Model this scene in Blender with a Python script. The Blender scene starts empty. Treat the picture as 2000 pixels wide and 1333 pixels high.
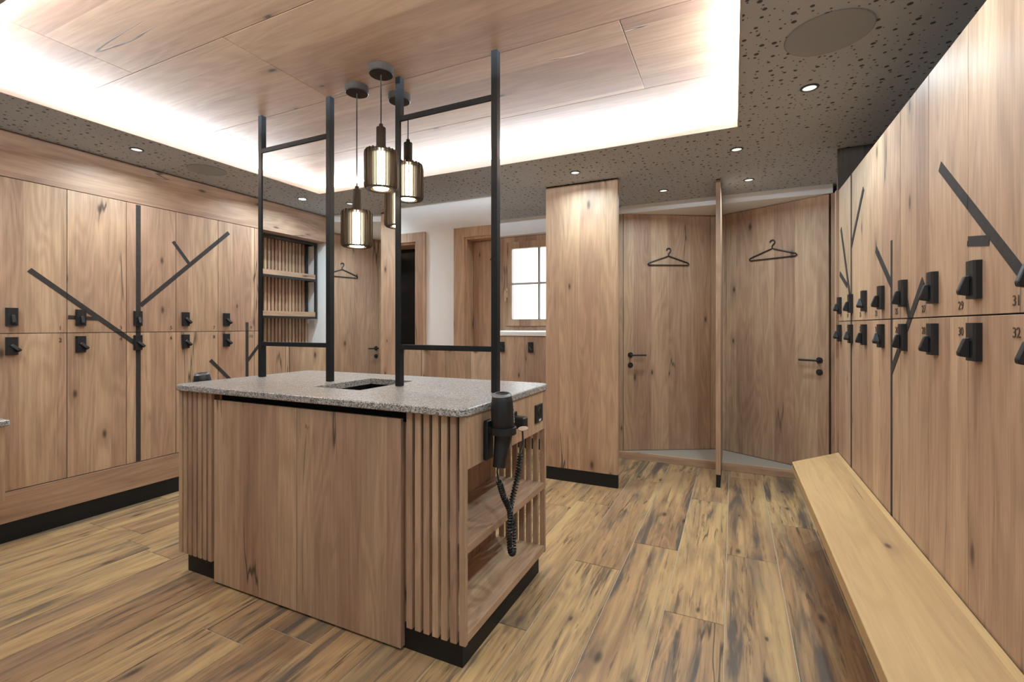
import bpy, bmesh, math, random
from mathutils import Vector, Matrix
random.seed(7)
PI = math.pi
S = bpy.context.scene
COL = S.collection

# ------------------------------------------------------------------ camera, world, light levels
F_PX = 920.0
YAW = math.atan2(432.0, F_PX)
cam = bpy.data.cameras.new('camera'); cam.sensor_width = 36.0; cam.lens = F_PX / 2000 * 36.0
cam.shift_y = -29.0 / 2000; cam.clip_start = 0.02
co = bpy.data.objects.new('camera', cam); COL.objects.link(co)
co.location = (0, 0, 1.25); co.rotation_euler = (PI / 2, 0, YAW)
S.camera = co
S.view_settings.view_transform = 'Standard'; S.view_settings.look = 'None'
S.cycles.diffuse_bounces = 8; S.view_settings.exposure = 0.84; S.view_settings.gamma = 1.0; S.view_settings.use_curve_mapping = False
W = bpy.data.worlds.new('overcast_sky'); S.world = W; W.use_nodes = True
W.node_tree.nodes['Background'].inputs[0].default_value = (0.92, 0.96, 1.0, 1)
W.node_tree.nodes['Background'].inputs[1].default_value = 1.6
SPOT_W = 2.9          # each ceiling spotlight: warm beam
SPILL_W = 4.2         # and the wide soft spill of its lens
SPILL_COL = (0.73, 0.91, 1.0)
SPOT_COL = (1.0, 0.88, 0.48)
LED_W = 24.0           # per metre of cove light
LED_COL = (0.81, 0.905, 1.0)
CEIL = 2.39; BOARD_Z = 2.47
CX0, CX1, CY0, CY1 = -3.23, 0.03, 0.73, 2.985    # opening of the light cove

def area(name, loc, size, watts, col, direction, parent=None):
    l = bpy.data.lights.new(name, 'AREA'); l.shape = 'RECTANGLE'
    l.size, l.size_y = size; l.energy = watts; l.color = col
    o = bpy.data.objects.new(name, l); COL.objects.link(o); o.location = loc
    d = Vector(direction).normalized(); o.rotation_euler = d.to_track_quat('-Z', 'Y').to_euler()
    return o
def strip_light(p, q, inward):
    p, q = Vector(p), Vector(q); L = (q - p).length; n = Vector(inward)
    l = bpy.data.lights.new('cove_light', 'AREA'); l.shape = 'RECTANGLE'; l.size = L; l.size_y = 0.02
    l.energy = LED_W * L; l.color = LED_COL
    o = bpy.data.objects.new('cove_light', l); COL.objects.link(o); o.location = (p + q) / 2
    zc = -(n * 0.6 + Vector((0, 0, 0.8))).normalized(); xc = (q - p).normalized(); yc = zc.cross(xc)
    m = Matrix((xc, yc, zc)).transposed(); o.rotation_euler = m.to_euler()
zl = 2.437; e = 0.075
strip_light((CX0 - e, CY0, zl), (CX0 - e, CY1, zl), (1, 0, 0))
strip_light((CX1 + e, CY0, zl), (CX1 + e, CY1, zl), (-1, 0, 0))
strip_light((CX0, CY0 - e, zl), (CX1, CY0 - e, zl), (0, 1, 0))
strip_light((CX0, CY1 + e, zl), (CX1, CY1 + e, zl), (0, -1, 0))

# ------------------------------------------------------------------ materials
def new_mat(name):
    m = bpy.data.materials.new(name); m.use_nodes = True
    nt = m.node_tree; b = nt.nodes['Principled BSDF']
    return m, nt, b
class NT:
    def __init__(s, nt): s.nt = nt
    def n(s, t, **kw):
        x = s.nt.nodes.new(t)
        for k, v in kw.items(): setattr(x, k, v)
        return x
    def put(s, sock, v):
        if hasattr(v, 'is_output') or isinstance(v, bpy.types.NodeSocket): s.nt.links.new(v, sock)
        else: sock.default_value = v
    def math(s, op, a, b=None, c=None, clamp=False):
        x = s.n('ShaderNodeMath', operation=op, use_clamp=clamp); s.put(x.inputs[0], a)
        if b is not None: s.put(x.inputs[1], b)
        if c is not None: s.put(x.inputs[2], c)
        return x.outputs[0]
    def xyz(s, a, b, c):
        x = s.n('ShaderNodeCombineXYZ'); s.put(x.inputs[0], a); s.put(x.inputs[1], b); s.put(x.inputs[2], c); return x.outputs[0]
    def noise(s, v, scale=1.0, detail=2.0, rough=0.5, dist=0.0):
        x = s.n('ShaderNodeTexNoise'); s.put(x.inputs['Vector'], v); x.inputs['Scale'].default_value = scale
        x.inputs['Detail'].default_value = detail; x.inputs['Roughness'].default_value = rough; x.inputs['Distortion'].default_value = dist
        return x.outputs[0]
    def smooth(s, v, a, b, lo=0.0, hi=1.0):
        x = s.n('ShaderNodeMapRange', interpolation_type='SMOOTHSTEP'); s.put(x.inputs[0], v)
        x.inputs[1].default_value = a; x.inputs[2].default_value = b; x.inputs[3].default_value = lo; x.inputs[4].default_value = hi
        return x.outputs[0]
    def mix(s, f, a, b, mode='MIX'):
        x = s.n('ShaderNodeMix', data_type='RGBA', blend_type=mode); s.put(x.inputs[0], f)
        s.put(x.inputs[6], a if not isinstance(a, tuple) else a + (1,)); s.put(x.inputs[7], b if not isinstance(b, tuple) else b + (1,))
        return x.outputs[2]
    def bump(s, h, strength, dist=0.001):
        x = s.n('ShaderNodeBump'); s.put(x.inputs['Height'], h); x.inputs['Strength'].default_value = strength; x.inputs['Distance'].default_value = dist
        return x.outputs[0]

def oak(name, axis, light=(0.545, 0.38, 0.268), dark=(0.30, 0.192, 0.130), stave=0.13, rough=0.5, contrast=1.0, knots=0.80, cracks=0.57, rustic=0.0, tonef=1.0):
    """procedural oak: staves, contour-line grain, pores, knots and drying cracks along one object axis"""
    m, nt, b = new_mat(name); g = NT(nt)
    tc = g.n('ShaderNodeTexCoord'); oi = g.n('ShaderNodeObjectInfo'); rnd = oi.outputs['Random']
    sp = g.n('ShaderNodeSeparateXYZ'); g.put(sp.inputs[0], tc.outputs['Object'])
    c = [sp.outputs[0], sp.outputs[1], sp.outputs[2]]
    al = c[axis]; oth = [c[i] for i in range(3) if i != axis]
    ac = g.math('ADD', oth[0], oth[1])
    al = g.math('ADD', al, g.math('MULTIPLY', rnd, 23.7)); ac0 = g.math('ADD', ac, g.math('MULTIPLY', rnd, 11.3))
    wob = g.math('MULTIPLY', g.math('SUBTRACT', g.noise(g.xyz(0.0, al, 0.0), 0.8, 1.0), 0.5), 0.012)
    if stave:
        sidx = g.math('FLOOR', g.math('DIVIDE', g.math('ADD', ac0, wob), stave))
        wn = g.n('ShaderNodeTexWhiteNoise', noise_dimensions='2D'); g.put(wn.inputs['Vector'], g.xyz(sidx, g.math('MULTIPLY', rnd, 91.0), 0.0))
        sv = wn.outputs['Value']; sc = wn.outputs['Color']
    else:
        wn = g.n('ShaderNodeTexWhiteNoise', noise_dimensions='1D'); g.put(wn.inputs['W'], g.math('MULTIPLY', rnd, 91.0))
        sv = wn.outputs['Value']; sc = wn.outputs['Color']
    al2 = g.math('ADD', al, g.math('MULTIPLY', sv, 9.0)); z = g.math('MULTIPLY', sv, 13.0)
    big = g.noise(g.xyz(g.math('MULTIPLY', ac0, 5.5), g.math('MULTIPLY', al2, 0.75), z), 1.0, 2.0, 0.45, 0.35)
    ring = g.math('ADD', g.math('MULTIPLY', g.math('SINE', g.math('MULTIPLY', big, 70.0)), 0.5), 0.5)
    fine = g.noise(g.xyz(g.math('MULTIPLY', ac0, 85.0), g.math('MULTIPLY', al2, 2.2), z), 1.0, 3.0, 0.6)
    pore = g.noise(g.xyz(g.math('MULTIPLY', ac0, 330.0), g.math('MULTIPLY', al2, 10.0), z), 1.0, 2.0, 0.6)
    low = g.noise(g.xyz(g.math('MULTIPLY', ac0, 7.0), g.math('MULTIPLY', al2, 0.9), z), 1.0, 2.0)
    f = g.math('ADD', g.math('MULTIPLY', ring, 0.26), g.math('MULTIPLY', g.math('SUBTRACT', fine, 0.5), 1.15))
    f = g.math('ADD', f, g.math('MULTIPLY', g.math('SUBTRACT', low, 0.45), 1.1))
    f = g.math('ADD', f, g.math('MULTIPLY', g.math('SUBTRACT', pore, 0.5), 0.7))
    f = g.math('ADD', g.math('MULTIPLY', f, contrast), 0.22, clamp=True)
    col = g.mix(f, light, dark)
    # per-stave tone: pinkish / yellowish, lighter / darker
    tone = g.mix(sv, (0.82, 0.74, 0.73), (1.12, 1.13, 1.05)); col = g.mix(tonef, col, tone, 'MULTIPLY')
    wn2 = g.n('ShaderNodeTexWhiteNoise', noise_dimensions='1D'); g.put(wn2.inputs['W'], g.math('MULTIPLY', rnd, 517.0))
    col = g.mix(1.0, col, g.mix(wn2.outputs['Value'], (0.93, 0.92, 0.92), (1.06, 1.06, 1.04)), 'MULTIPLY')
    if rustic > 0:
        gr = g.noise(g.xyz(g.math('MULTIPLY', ac0, 9.0), g.math('MULTIPLY', al2, 1.0), z), 1.0, 4.0, 0.62, 0.6)
        col = g.mix(g.math('MULTIPLY', g.smooth(gr, 0.50, 0.66), rustic), col, (0.115, 0.088, 0.070))
        st = g.noise(g.xyz(g.math('MULTIPLY', ac0, 42.0), g.math('MULTIPLY', al2, 3.0), g.math('ADD', z, 4.0)), 1.0, 4.0, 0.7, 0.3)
        col = g.mix(g.math('MULTIPLY', g.smooth(st, 0.54, 0.66), 0.75 * rustic), col, (0.09, 0.06, 0.042))
        yl = g.noise(g.xyz(g.math('MULTIPLY', ac0, 12.0), g.math('MULTIPLY', al2, 0.6), g.math('ADD', z, 9.0)), 1.0, 2.0)
        col = g.mix(g.smooth(yl, 0.50, 0.72, 0.0, 0.6), col, (0.58, 0.40, 0.19))
        pk = g.noise(g.xyz(g.math('MULTIPLY', ac0, 3.0), g.math('MULTIPLY', al2, 0.5), g.math('ADD', z, 19.0)), 1.0, 2.0)
        col = g.mix(g.smooth(pk, 0.52, 0.7, 0.0, 0.5), col, (0.28, 0.18, 0.125))
    vo = g.n('ShaderNodeTexVoronoi', voronoi_dimensions='2D', feature='F1')
    kv = g.xyz(g.math('ADD', g.math('MULTIPLY', ac0, 6.0), g.math('MULTIPLY', fine, 0.03)), g.math('MULTIPLY', al2, 2.4), 0.0)
    g.put(vo.inputs['Vector'], kv); vo.inputs['Scale'].default_value = 1.0
    ks = g.n('ShaderNodeSeparateColor'); g.put(ks.inputs[0], vo.outputs['Color'])
    gate = g.math('GREATER_THAN', ks.outputs[0], knots); rad = g.math('MULTIPLY_ADD', ks.outputs[1], 0.09, 0.05)
    kd = g.math('DIVIDE', vo.outputs['Distance'], rad)
    knot = g.math('MULTIPLY', g.smooth(kd, 1.0, 0.15), gate); halo = g.math('MULTIPLY', g.smooth(kd, 3.0, 0.8), gate)
    col = g.mix(g.math('MULTIPLY', halo, 0.30), col, (0.20, 0.115, 0.075)); col = g.mix(g.math('MULTIPLY', knot, 0.85), col, (0.055, 0.033, 0.022))
    cn = g.noise(g.xyz(g.math('MULTIPLY', ac0, 4.2), g.math('MULTIPLY', al2, 0.26), g.math('ADD', z, 3.0)), 1.0, 4.0, 0.5)
    line = g.smooth(g.math('ABSOLUTE', g.math('SUBTRACT', cn, 0.5)), 0.0, 0.0085, 1.0, 0.0)
    msk = g.smooth(g.noise(g.xyz(g.math('MULTIPLY', ac0, 2.4), g.math('MULTIPLY', al2, 1.1), g.math('ADD', z, 7.0)), 1.0, 2.0), cracks, cracks + 0.06)
    crack = g.math('MULTIPLY', line, msk)
    col = g.mix(g.math('MULTIPLY', crack, 0.85), col, (0.035, 0.024, 0.018))
    g.put(b.inputs['Base Color'], col)
    h = g.math('SUBTRACT', g.math('MULTIPLY', g.math('ADD', fine, pore), 0.25), g.math('MULTIPLY', crack, 1.0))
    g.put(b.inputs['Normal'], g.bump(h, 0.35, 0.0012))
    b.inputs['Roughness'].default_value = rough; b.inputs['Specular IOR Level'].default_value = 0.35
    return m

def plain(name, col, rough=0.5, metal=0.0, spec=0.4, noise=0.0, nscale=60.0, bump=0.0):
    m, nt, b = new_mat(name); g = NT(nt)
    b.inputs['Roughness'].default_value = rough; b.inputs['Metallic'].default_value = metal; b.inputs['Specular IOR Level'].default_value = spec
    tc = g.n('ShaderNodeTexCoord'); n = g.noise(tc.outputs['Object'], nscale, 3.0)
    a = tuple(max(0, x * (1 - noise)) for x in col); c = tuple(min(1, x * (1 + noise)) for x in col)
    g.put(b.inputs['Base Color'], g.mix(n, a, c))
    if bump: g.put(b.inputs['Normal'], g.bump(n, bump, 0.001))
    return m
def emis(name, col, strength):
    m, nt, b = new_mat(name)
    b.inputs['Base Color'].default_value = col + (1,); b.inputs['Emission Color'].default_value = col + (1,); b.inputs['Emission Strength'].default_value = strength
    return m

M = {}
M['oak_v'] = oak('oak_upright_grain', 2)
M['oak_y'] = oak('oak_grain_along_y', 1, stave=0.30)
M['oak_x'] = oak('oak_grain_along_x', 0, stave=0.20)
M['board'] = oak('oak_ceiling_board', 0, stave=0.20, light=(0.52, 0.355, 0.25), dark=(0.32, 0.205, 0.14), cracks=0.62, contrast=0.8, knots=0.90)
M['door'] = oak('oak_door_upright', 2, stave=0.17)
M['bench'] = oak('oak_bench_top', 1, light=(0.57, 0.385, 0.19), dark=(0.41, 0.26, 0.128), stave=0.085, cracks=0.60, contrast=0.8, tonef=0.45)
M['slat'] = oak('oak_slat', 2, stave=0, knots=0.93, cracks=0.8)
M['grey_oak'] = oak('grey_oak', 2, light=(0.17, 0.145, 0.125), dark=(0.10, 0.085, 0.075), stave=0.2)
M['floor'] = oak('rustic_floor_plank', 1, light=(0.54, 0.36, 0.190), dark=(0.205, 0.13, 0.077), stave=0, rough=0.38, rustic=1.0, cracks=0.56, knots=0.72)
M['white'] = plain('white_plaster', (0.86, 0.86, 0.86), 0.9, spec=0.2, noise=0.02, nscale=9, bump=0.05)
M['cream'] = plain('cream_paint', (0.78, 0.73, 0.67), 0.6, noise=0.02)
M['lip'] = plain('cove_lip_paint', (0.46, 0.42, 0.38), 0.7)
M['black'] = plain('matt_black_metal', (0.018, 0.018, 0.019), 0.42, spec=0.5, noise=0.1)
M['steel'] = plain('black_steel_tube', (0.013, 0.0145, 0.016), 0.5, spec=0.2, noise=0.1)
M['kick'] = plain('black_kickboard', (0.008, 0.008, 0.008), 0.55, noise=0.1)
M['void'] = plain('black_lining', (0.004, 0.004, 0.004), 0.9, spec=0.1)
M['plastic'] = plain('black_plastic', (0.012, 0.012, 0.014), 0.38, spec=0.5, noise=0.1)
M['inlay'] = plain('anthracite_inlay', (0.050, 0.043, 0.040), 0.75, spec=0.15, noise=0.25, nscale=35)
M['ink'] = plain('dark_brown_numeral', (0.075, 0.045, 0.030), 0.6)
M['mark'] = plain('pale_print', (0.55, 0.55, 0.55), 0.5)
M['tag'] = plain('beige_plastic', (0.50, 0.36, 0.26), 0.5)
M['brass'] = plain('worn_brass', (0.75, 0.58, 0.42), 0.3, metal=1.0)
M['chrome'] = plain('chrome', (0.75, 0.75, 0.76), 0.18, metal=1.0)
M['bronze'] = plain('dark_bronze', (0.032, 0.025, 0.020), 0.5, metal=0.0, spec=0.12, noise=0.15)
M['fin'] = plain('smoked_bronze_fin', (0.034, 0.019, 0.010), 0.40, metal=0.0, spec=0.3)
M['grout'] = plain('pale_grout', (0.46, 0.38, 0.28), 0.9, noise=0.15)
M['step'] = plain('beige_step_stone', (0.36, 0.31, 0.26), 0.8, noise=0.15, nscale=120)
M['speaker'] = plain('speaker_cloth', (0.34, 0.355, 0.375), 0.9, spec=0.1, noise=0.06, nscale=300)
M['darkdoor'] = plain('dark_glossy_door', (0.012, 0.009, 0.008), 0.12, spec=0.5)
M['snow'] = plain('snow', (0.85, 0.87, 0.9), 0.9)
M['bar'] = plain('pale_glazing_bar', (0.50, 0.46, 0.42), 0.5)
M['rim'] = plain('grey_plastic_rim', (0.16, 0.16, 0.17), 0.3)
M['bulb'] = emis('opal_tube_lit', (1.0, 0.83, 0.56), 26.0)
M['spot_rim'] = plain('dark_grey_rim', (0.06, 0.06, 0.06), 0.35, metal=0.6)
M['lens'] = emis('spot_lens', (0.80, 0.86, 0.84), 0.55)

m, nt, b = new_mat('mirror_glass'); b.inputs['Base Color'].default_value = (0.95, 0.95, 0.95, 1); b.inputs['Metallic'].default_value = 1; b.inputs['Roughness'].default_value = 0.0; M['mirror'] = m
m, nt, b = new_mat('window_glass'); g = NT(nt)
tr = g.n('ShaderNodeBsdfTransparent'); gl = g.n('ShaderNodeBsdfGlossy'); gl.inputs['Roughness'].default_value = 0.01
fr = g.n('ShaderNodeFresnel'); mx = g.n('ShaderNodeMixShader'); g.put(mx.inputs[0], fr.outputs[0]); g.put(mx.inputs[1], tr.outputs[0]); g.put(mx.inputs[2], gl.outputs[0])
nt.links.new(mx.outputs[0], nt.nodes['Material Output'].inputs[0]); M['glass'] = m

# granite
m, nt, b = new_mat('speckled_granite'); g = NT(nt); tc = g.n('ShaderNodeTexCoord')
vo = g.n('ShaderNodeTexVoronoi', feature='F1'); g.put(vo.inputs['Vector'], tc.outputs['Object']); vo.inputs['Scale'].default_value = 230
sv = g.n('ShaderNodeSeparateColor'); g.put(sv.inputs[0], vo.outputs['Color'])
n1 = g.noise(tc.outputs['Object'], 150, 3); n2 = g.noise(tc.outputs['Object'], 14, 2)
c = g.mix(g.smooth(sv.outputs[0], 0.15, 0.85), (0.05, 0.046, 0.042), (0.58, 0.56, 0.54)); c = g.mix(g.smooth(n1, 0.35, 0.65, 0.0, 0.55), c, (0.42, 0.40, 0.38))
c = g.mix(g.smooth(n2, 0.5, 0.75, 0.0, 0.25), c, (0.22, 0.17, 0.14)); g.put(b.inputs['Base Color'], c)
g.put(b.inputs['Normal'], g.bump(n1, 0.3, 0.002)); b.inputs['Roughness'].default_value = 0.30; b.inputs['Specular IOR Level'].default_value = 0.6; M['granite'] = m

# perforated acoustic ceiling board: random holes of several sizes
m, nt, b = new_mat('perforated_acoustic_board'); g = NT(nt); tc = g.n('ShaderNodeTexCoord')
holes = None
for sc, lo, hi, gt, sh in ((17.0, 0.075, 0.09, 0.30, 0.0), (26.0, 0.055, 0.06, 0.35, 3.7)):
    mp = g.n('ShaderNodeMapping'); g.put(mp.inputs[0], tc.outputs['Object']); mp.inputs['Location'].default_value = (sh, sh * 2, 0); mp.inputs['Scale'].default_value = (1, 1, 0)
    vo = g.n('ShaderNodeTexVoronoi', voronoi_dimensions='2D', feature='F1'); g.put(vo.inputs['Vector'], mp.outputs[0]); vo.inputs['Scale'].default_value = sc; vo.inputs['Randomness'].default_value = 0.8
    s2 = g.n('ShaderNodeSeparateColor'); g.put(s2.inputs[0], vo.outputs['Color'])
    r = g.math('MULTIPLY_ADD', s2.outputs[1], hi, lo)
    hh = g.math('MULTIPLY', g.smooth(g.math('SUBTRACT', vo.outputs['Distance'], r), 0.02, -0.02), g.math('GREATER_THAN', s2.outputs[0], gt))
    holes = hh if holes is None else g.math('MAXIMUM', holes, hh)
n2 = g.noise(tc.outputs['Object'], 3, 2)
c = g.mix(n2, (0.43, 0.45, 0.48), (0.46, 0.48, 0.51)); c = g.mix(holes, c, (0.095, 0.088, 0.085)); g.put(b.inputs['Base Color'], c)
g.put(b.inputs['Normal'], g.bump(g.math('SUBTRACT', 1.0, holes), 0.4, 0.003)); b.inputs['Roughness'].default_value = 0.9; b.inputs['Specular IOR Level'].default_value = 0.15; M['acoustic'] = m

# ------------------------------------------------------------------ mesh helpers
def bm_box(bm, x0, x1, y0, y1, z0, z1, bev=0.0, seg=1):
    vs = [bm.verts.new((x, y, z)) for x in (x0, x1) for y in (y0, y1) for z in (z0, z1)]
    fs = [bm.faces.new([vs[i] for i in q]) for q in ((0, 1, 3, 2), (4, 6, 7, 5), (0, 4, 5, 1), (2, 3, 7, 6), (0, 2, 6, 4), (1, 5, 7, 3))]
    if bev > 0:
        es = list({e for f in fs for e in f.edges})
        bmesh.ops.bevel(bm, geom=es, offset=bev, segments=seg, affect='EDGES', profile=0.5)
    return bm
def box(x0, x1, y0, y1, z0, z1, bev=0.0, seg=1):
    return bm_box(bmesh.new(), min(x0, x1), max(x0, x1), min(y0, y1), max(y0, y1), min(z0, z1), max(z0, z1), bev, seg)
def bm_prism(bm, pts, axis, a0, a1):
    """extrude a closed 2D outline; axis = the extrusion axis, pts in the two others in xyz order"""
    def P(p, a):
        q = list(p); q.insert(axis, a); return q
    lo = [bm.verts.new(P(p, a0)) for p in pts]; hi = [bm.verts.new(P(p, a1)) for p in pts]; n = len(pts)
    bm.faces.new(lo[::-1]); bm.faces.new(hi)
    for i in range(n): bm.faces.new((lo[i], lo[(i + 1) % n], hi[(i + 1) % n], hi[i]))
    bmesh.ops.recalc_face_normals(bm, faces=bm.faces)
    return bm
def prism(pts, axis, a0, a1): return bm_prism(bmesh.new(), pts, axis, a0, a1)
def bm_lathe(bm, prof, c=(0, 0, 0), seg=24, mat=None):
    """revolve (r, z) profile about z"""
    rings = []
    for r, z in prof:
        if r < 1e-6: rings.append([bm.verts.new((0, 0, z))])
        else: rings.append([bm.verts.new((r * math.cos(2 * PI * i / seg), r * math.sin(2 * PI * i / seg), z)) for i in range(seg)])
    for a, bb in zip(rings, rings[1:]):
        for i in range(seg):
            j = (i + 1) % seg
            if len(a) == 1 and len(bb) == 1: continue
            if len(a) == 1: bm.faces.new((a[0], bb[i], bb[j]))
            elif len(bb) == 1: bm.faces.new((a[i], a[j], bb[0]))
            else: bm.faces.new((a[i], a[j], bb[j], bb[i]))
    vs = [v for r in rings for v in r]
    if mat is not None: bmesh.ops.transform(bm, matrix=mat, verts=vs)
    bmesh.ops.translate(bm, vec=Vector(c), verts=vs)
    bmesh.ops.recalc_face_normals(bm, faces=bm.faces)
    return bm
def lathe(prof, c=(0, 0, 0), seg=24, mat=None): return bm_lathe(bmesh.new(), prof, c, seg, mat)
def bm_tube(bm, pts, r, seg=8, closed=False):
    pts = [Vector(p) for p in pts]; n = len(pts); rings = []; up = None
    for i, p in enumerate(pts):
        a = pts[(i - 1) % n] if (closed or i > 0) else p; c = pts[(i + 1) % n] if (closed or i < n - 1) else p
        t = (c - a).normalized()
        if up is None: up = t.orthogonal().normalized()
        up = (up - t * up.dot(t)).normalized(); v = t.cross(up); rr = r[i] if isinstance(r, (list, tuple)) else r
        rings.append([bm.verts.new(p + (up * math.cos(2 * PI * k / seg) + v * math.sin(2 * PI * k / seg)) * rr) for k in range(seg)])
    for i in range(n if closed else n - 1):
        a, c = rings[i], rings[(i + 1) % n]
        for k in range(seg): bm.faces.new((a[k], a[(k + 1) % seg], c[(k + 1) % seg], c[k]))
    if not closed: bm.faces.new(rings[0][::-1]); bm.faces.new(rings[-1])
    bmesh.ops.recalc_face_normals(bm, faces=bm.faces)
    return bm
def tube(pts, r, seg=8, closed=False): return bm_tube(bmesh.new(), pts, r, seg, closed)
def curve_pts(pts, sub=8):
    """Catmull-Rom through the points"""
    P = [Vector(p) for p in pts]; P = [P[0]] + P + [P[-1]]; out = []
    for i in range(1, len(P) - 2):
        for k in range(sub):
            t = k / sub; a, b_, c, d = P[i - 1], P[i], P[i + 1], P[i + 2]
            out.append(0.5 * ((2 * b_) + (c - a) * t + (2 * a - 5 * b_ + 4 * c - d) * t * t + (3 * b_ - a - 3 * c + d) * t ** 3))
    out.append(P[-2]); return out

def mesh(name, bm, mat, smooth=False):
    me = bpy.data.meshes.new(name); bm.to_mesh(me); bm.free(); me.materials.append(M[mat] if isinstance(mat, str) else mat)
    if smooth:
        for p in me.polygons: p.use_smooth = True
        try: me.set_sharp_from_angle(angle=math.radians(40))
        except Exception: pass
    return me
def obj(name, bm, mat, parent=None, smooth=False, label=None):
    me = bm if isinstance(bm, bpy.types.Mesh) else mesh(name, bm, mat, smooth)
    o = bpy.data.objects.new(name, me); COL.objects.link(o)
    if parent is not None:
        o.parent = parent
        t = parent.location.copy() if parent.parent is None else Vector((0, 0, 0))
    if label: o['label'] = label
    return o
def center(bm, c):
    bmesh.ops.translate(bm, vec=-Vector(c), verts=bm.verts); return bm
def tag(o, label, cat, group=None):
    o['label'] = label; o['category'] = cat
    if group: o['group'] = group
    return o
def thing(name, label, cat, loc=(0, 0, 0), rz=0.0, group=None):
    o = bpy.data.objects.new(name, None); COL.objects.link(o); o.location = loc; o.rotation_euler = (0, 0, rz); o.empty_display_size = 0.1
    return tag(o, label, cat, group)
def part(name, bm, mat, root, smooth=False, label=None, parent=None):
    """mesh given in WORLD coordinates, hung under root (an unrotated Empty) or under a part of it"""
    bmesh.ops.translate(bm, vec=-root.location, verts=bm.verts)
    return obj(name, bm, mat, parent if parent is not None else root, smooth, label)
def struct(name, bm, mat, parent=None, smooth=False, label=None):
    o = obj(name, bm, mat, parent, smooth)
    if parent is None: o['kind'] = 'structure'
    if label: o['label'] = label
    return o
def struct_empty(name, label, loc=(0, 0, 0), rz=0.0):
    o = bpy.data.objects.new(name, None); COL.objects.link(o); o.location = loc; o.rotation_euler = (0, 0, rz); o['kind'] = 'structure'; o['label'] = label
    return o
def copy_tree(o, parent=None):
    c = o.copy(); COL.objects.link(c)
    if parent is not None: c.parent = parent
    for ch in list(o.children): copy_tree(ch, c)
    return c

# ------------------------------------------------------------------ floor
floor = struct('floor', box(-5.0, 1.2, -1.7, 5.25, -0.06, -0.003), 'grout', label='floor of rustic wood-look planks in staggered rows with thin pale joints')
PW, PL, GAP = 0.2447, 1.482, 0.0042
phase = {-1: 2.16, 0: 2.84, 1: 3.405, -2: 2.768, -3: 2.421, -4: 3.258, -5: 3.115, -7: 1.343, -12: 1.512, -14: 1.62}
pm = mesh('plank', center(box(0, PW - GAP, 0, PL - GAP, -0.02, 0, 0.0012), (0, 0, 0)), 'floor')
k = -21
while -0.03 + k * PW < 1.15:
    x = -0.03 + k * PW
    y = phase.get(k, random.uniform(0, PL)); y = y % PL - 2 * PL
    while y < 5.1:
        y0, y1 = max(y, -1.65), min(y + PL, 5.2)
        if y1 - y0 > 0.05:
            if y1 - y0 > PL - 1e-6:
                o = obj('plank', pm, None, floor)
            else:
                o = obj('plank', box(0, PW - GAP, 0, y1 - y0 - GAP, -0.02, 0, 0.0012), 'floor', floor)
            o.location = (x, y0, 0)
        y += PL
    k += 1

# ------------------------------------------------------------------ outer shell
def boxes(lst, bev=0.0):
    bm = bmesh.new()
    for q in lst: bm_box(bm, *q, bev)
    return bm
struct('wall_left', box(-5.0, -4.9, 0.0, 5.25, 0, 2.6), 'white')
struct('wall_right', box(1.12, 1.2, -1.7, 5.25, 0, 2.6), 'white')
struct('wall_far', boxes([(-4.9, -3.80, 5.15, 5.25, 0, 2.6), (-1.0, 1.12, 5.15, 5.25, 0, 2.6), (-3.80, -3.72, 4.52, 5.25, 0, 2.6), (-1.05, -0.97, 4.52, 5.15, 0, 2.6)]), 'white')
WX0, WX1, WZ0, WZ1 = -2.34, -1.37, 1.19, 2.215
struct('wall_window', boxes([(-3.72, WX0, 4.52, 4.75, 0, 2.39), (WX1, -1.05, 4.52, 4.75, 0, 2.39), (WX0, WX1, 4.52, 4.75, 0, WZ0), (WX0, WX1, 4.52, 4.75, WZ1, 2.39)]), 'white', label='white plaster wall around the small window')
D1 = (-3.45, -2.686, 2.04); D2 = (-2.163, -1.36, 2.04)
struct('wall_near', boxes([(-4.9, D1[0], -0.06, 0.08, 0, 2.39), (D1[1], D2[0], -0.06, 0.08, 0, 2.39), (D2[1], -0.85, -0.06, 0.08, 0, 2.39),
                           (D1[0], D1[1], -0.06, 0.08, D1[2], 2.39), (D2[0], D2[1], -0.06, 0.08, D2[2], 2.39),
                           (-4.9, -0.95, -0.35, -0.25, 0, 2.39)]), 'white', label='white plaster wall with two wood-framed doorways, seen in the mirrors')
struct('wall_entrance', boxes([(-0.95, -0.85, -1.7, -0.06, 0, 2.39), (-0.85, 1.12, -1.7, -1.6, 0, 2.39)]), 'white')

# ------------------------------------------------------------------ ceiling
T = 0.04
ceil = struct('ceiling', boxes([(-4.9, CX0, -0.06, 5.15, CEIL, CEIL + T), (CX1, 1.12, -1.6, 5.15, CEIL, CEIL + T), (CX0, CX1, -0.06, CY0, CEIL, CEIL + T), (CX0, CX1, CY1, 5.15, CEIL, CEIL + T), (-0.85, CX1, -1.6, -0.06, CEIL, CEIL + T)]), 'acoustic', label='grey perforated acoustic ceiling with a sunken wood-lined light cove')
struct('ceiling_slab', box(-5.0, 1.2, -1.7, 5.25, 2.505, 2.6), 'cream')
OX0, OX1, OY0, OY1 = CX0 - 0.2, CX1 + 0.2, CY0 - 0.2, CY1 + 0.2
struct('trim_1', boxes([(OX0 - 0.02, OX0, OY0, OY1, CEIL + T, 2.505), (OX1, OX1 + 0.02, OY0, OY1, CEIL + T, 2.505), (OX0, OX1, OY0 - 0.02, OY0, CEIL + T, 2.505), (OX0, OX1, OY1, OY1 + 0.02, CEIL + T, 2.505)]), 'cream', label='cream inner sides of the light cove')
w = 0.008
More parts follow.
